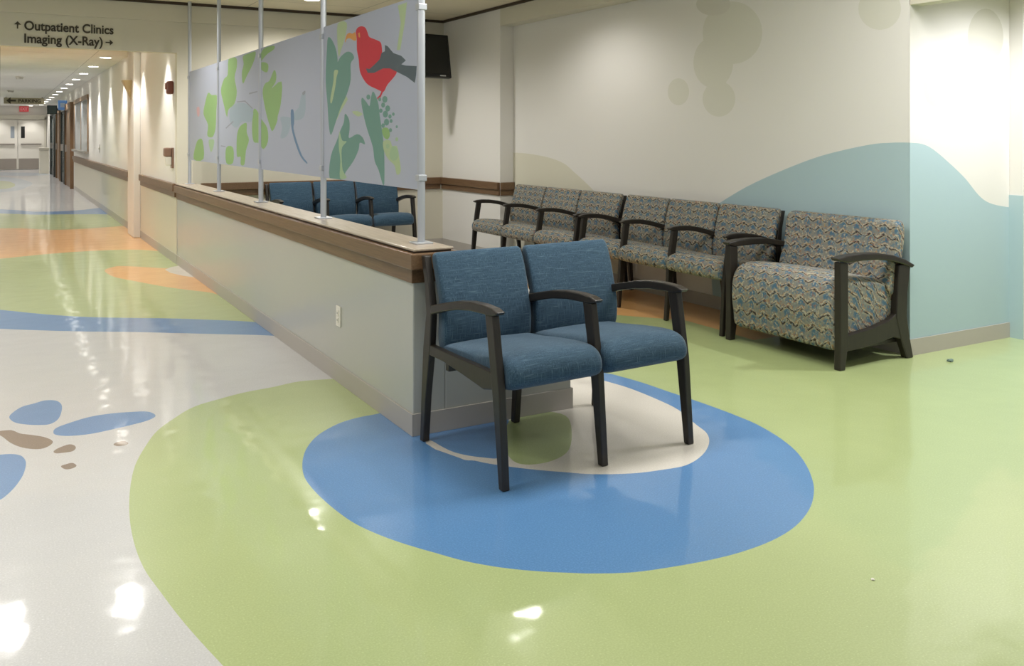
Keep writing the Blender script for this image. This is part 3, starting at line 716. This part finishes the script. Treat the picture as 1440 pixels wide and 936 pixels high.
# ---- wooden door and glazed entrance frames farther down
def side_door(name, y0, y1, m, glaz, dep=.09):
    t = empty(name, (PX, y0, 0), 0, None, None); t['kind'] = 'structure'; w = y1 - y0
    bm = bmesh.new(); box(bm, -dep, 0, 0, .10, 0, 2.30); box(bm, -dep, 0, w - .10, w, 0, 2.30); box(bm, -dep, 0, .1, w - .1, 2.12, 2.30); link('frame', bm, m, t, bevel=.004)
    if glaz:
        boxo('glass', (-dep * .5 - .004, -dep * .5, .16, w - .16, .30, 2.06), mat('glazing_grey', (150, 158, 156), .1), t)
        bm = bmesh.new(); box(bm, -dep * .6, -dep * .4, .1, .16, .02, 2.12); box(bm, -dep * .6, -dep * .4, w - .16, w - .1, .02, 2.12); box(bm, -dep * .6, -dep * .4, .16, w - .16, .02, .30); box(bm, -dep * .6, -dep * .4, .16, w - .16, 2.06, 2.12)
        link('leaf', bm, m, t)
    else: boxo('leaf', (-dep * .6, -dep * .3, .1, w - .1, .01, 2.12), m, t)
    boxo('handle', (-dep * .6 - .05, -dep * .6 + .005, w * .8, w * .8 + .04, .95, 1.15), STEEL, t, bevel=.005)
side_door('door_3', 26.3, 28.6, DOORW, False); side_door('door_4', 29.0, 30.6, BLACKM, True); side_door('door_5', 31.2, 33.4, DOORW, False); side_door('door_6', 34.0, 36.6, BLACKM, True, .12)

# ---- hanging signs on the corridor wall
bs = empty('blue_sign', (PX - .26, 28.8, 2.28), 0, 'small blue projecting sign high on the corridor wall beyond the frosted window', 'sign')
boxo('face', (0.01, .25, -.02, .02, -.14, .14), BLUES, bs, bevel=.03); boxo('bracket', (.25, .26, -.03, .03, -.05, .05), BLACKM, bs)
boxo('pictogram', (.07, .19, -.024, -.019, -.06, .06), mat('pictogram_white', (190, 208, 232), .5), bs, bevel=.02)
db = empty('dark_sign', (PX - .42, 31.5, 2.22), 0, 'small dark box sign hanging on the corridor wall left of the blue sign', 'sign')
boxo('casing', (0, .28, -.06, .06, -.14, .13), BLACKM, db, bevel=.008); boxo('bracket', (.28, .42, -.02, .02, -.03, .03), BLACKM, db)
boxo('face', (.02, .26, -.064, -.059, -.12, .11), mat('dark_sign_face', (70, 84, 84), .4), db)
wb = empty('waste_bin', (1.42, 37.6, 0), 0, 'pale narrow waste bin standing by the doors at the far right end of the corridor', 'bin')
bm = bmesh.new(); box(bm, -.16, .16, -.14, .14, 0, .84); link('body', bm, mat('bin_cream', (222, 214, 196), .5), wb, bevel=.01)
bm = bmesh.new(); box(bm, -.17, .17, -.15, .15, .84, .96); link('lid', bm, mat('bin_lid', (200, 192, 176), .5), wb, bevel=.03)

# ================================================================== WALL FITTINGS NEAR THE OPENING
fa = empty('alarm_strobe', (PX, 10.66, 1.955), 0, 'small maroon fire alarm strobe on the bright corridor wall left of the screens', 'alarm')
bm = bmesh.new(); box(bm, -.07, 0, -.06, .06, -.075, .075); link('housing', bm, STROBE, fa, bevel=.02)
boxo('lens', (-.085, -.069, -.025, .025, -.02, .05), mat('strobe_lens', (150, 96, 80), .2), fa, bevel=.004)
sd = empty('hand_sanitizer_dispenser', (PX, 10.66, 1.16), 0, 'brown and white hand sanitizer dispenser on the corridor wall above the handrail', 'dispenser')
bm = bmesh.new(); box(bm, -.02, 0, -.06, .06, -.11, .12); link('back_plate', bm, BROWNP, sd, bevel=.004)
bm = bmesh.new(); box(bm, -.10, -.02, -.05, .05, .02, .12); link('cover', bm, BROWNP, sd, bevel=.015)
bm = bmesh.new(); box(bm, -.085, -.02, -.04, .04, -.08, .02); link('bottle', bm, WHITEP, sd, bevel=.012)
sc = empty('wall_sconce', (PX - .09, 13.62, 2.08), 0, 'small tan tapered sconce on the corridor pillar', 'sconce')
bm = bmesh.new(); vs = [bm.verts.new(p) for p in ((0, -.12, .11), (0, .12, .11), (-.12, .10, .11), (-.12, -.10, .11), (0, -.03, -.13), (0, .03, -.13), (-.02, .02, -.13), (-.02, -.02, -.13))]
for f in ((0, 1, 2, 3), (4, 5, 6, 7), (0, 3, 7, 4), (1, 2, 6, 5), (2, 3, 7, 6), (0, 1, 5, 4)): bm.faces.new([vs[i] for i in f])
link('shade', bm, TANP, sc, bevel=.004); boxo('mount_plate', (-.005, 0, -.05, .05, -.16, -.12), TANP, sc)
sw = empty('light_switch', (PX, 19.2, 1.16), 0, 'small switch plate on the white corridor wall past the pillar', 'switch')
boxo('plate', (-.008, 0, -.06, .06, -.08, .08), mat('switch_grey', (180, 176, 168), .4), sw, bevel=.002); boxo('toggle', (-.02, -.008, -.012, .012, -.02, .02), WHITEP, sw)
for (x, y, s) in ((.35, 21.0, 'nearer'), (.25, 27.5, 'farther')):
    t = empty('smoke_detector', (x, y, ZK), 0, 'round grey smoke detector on the corridor ceiling, the %s of two' % s, 'detector', 'corridor smoke detectors')
    bm = bmesh.new(); cyl(bm, (0, 0), .06, -.05, -.012, 20, .075); link('body', bm, mat('detector_grey', (190, 186, 178), .5), t, smooth=False, bevel=.004)
    bm = bmesh.new(); cyl(bm, (0, 0), .085, -.012, -.001, 20); link('base', bm, WHITEP, t)

# ---- scraps on the floor
x, y = on_floor((1336, 508))
bm = bmesh.new(); bmesh.ops.create_icosphere(bm, subdivisions=3, radius=.017)
for v in bm.verts: v.co *= 1 + random.uniform(-.25, .2); v.co.z = v.co.z * .5 + .008; v.co.x *= 1.4
for v in bm.verts: v.co.z = max(v.co.z, .0005)
o = link('crumpled_scrap', bm, mat('scrap_green_grey', (110, 130, 120), .8)); o.location = (x, y, 0)
tag(o, 'tiny crumpled grey-green scrap lying on the green floor near the alcove wall', 'litter')
x, y = on_floor((1227, 815))
bm = bmesh.new(); bmesh.ops.create_icosphere(bm, subdivisions=2, radius=.006)
for v in bm.verts: v.co *= 1 + random.uniform(-.3, .2); v.co.z = max(.0004, v.co.z * .5 + .002)
o = link('paper_crumb', bm, WHITEP); o.location = (x, y, 0)
tag(o, 'white paper crumb on the green floor in the right foreground', 'litter')
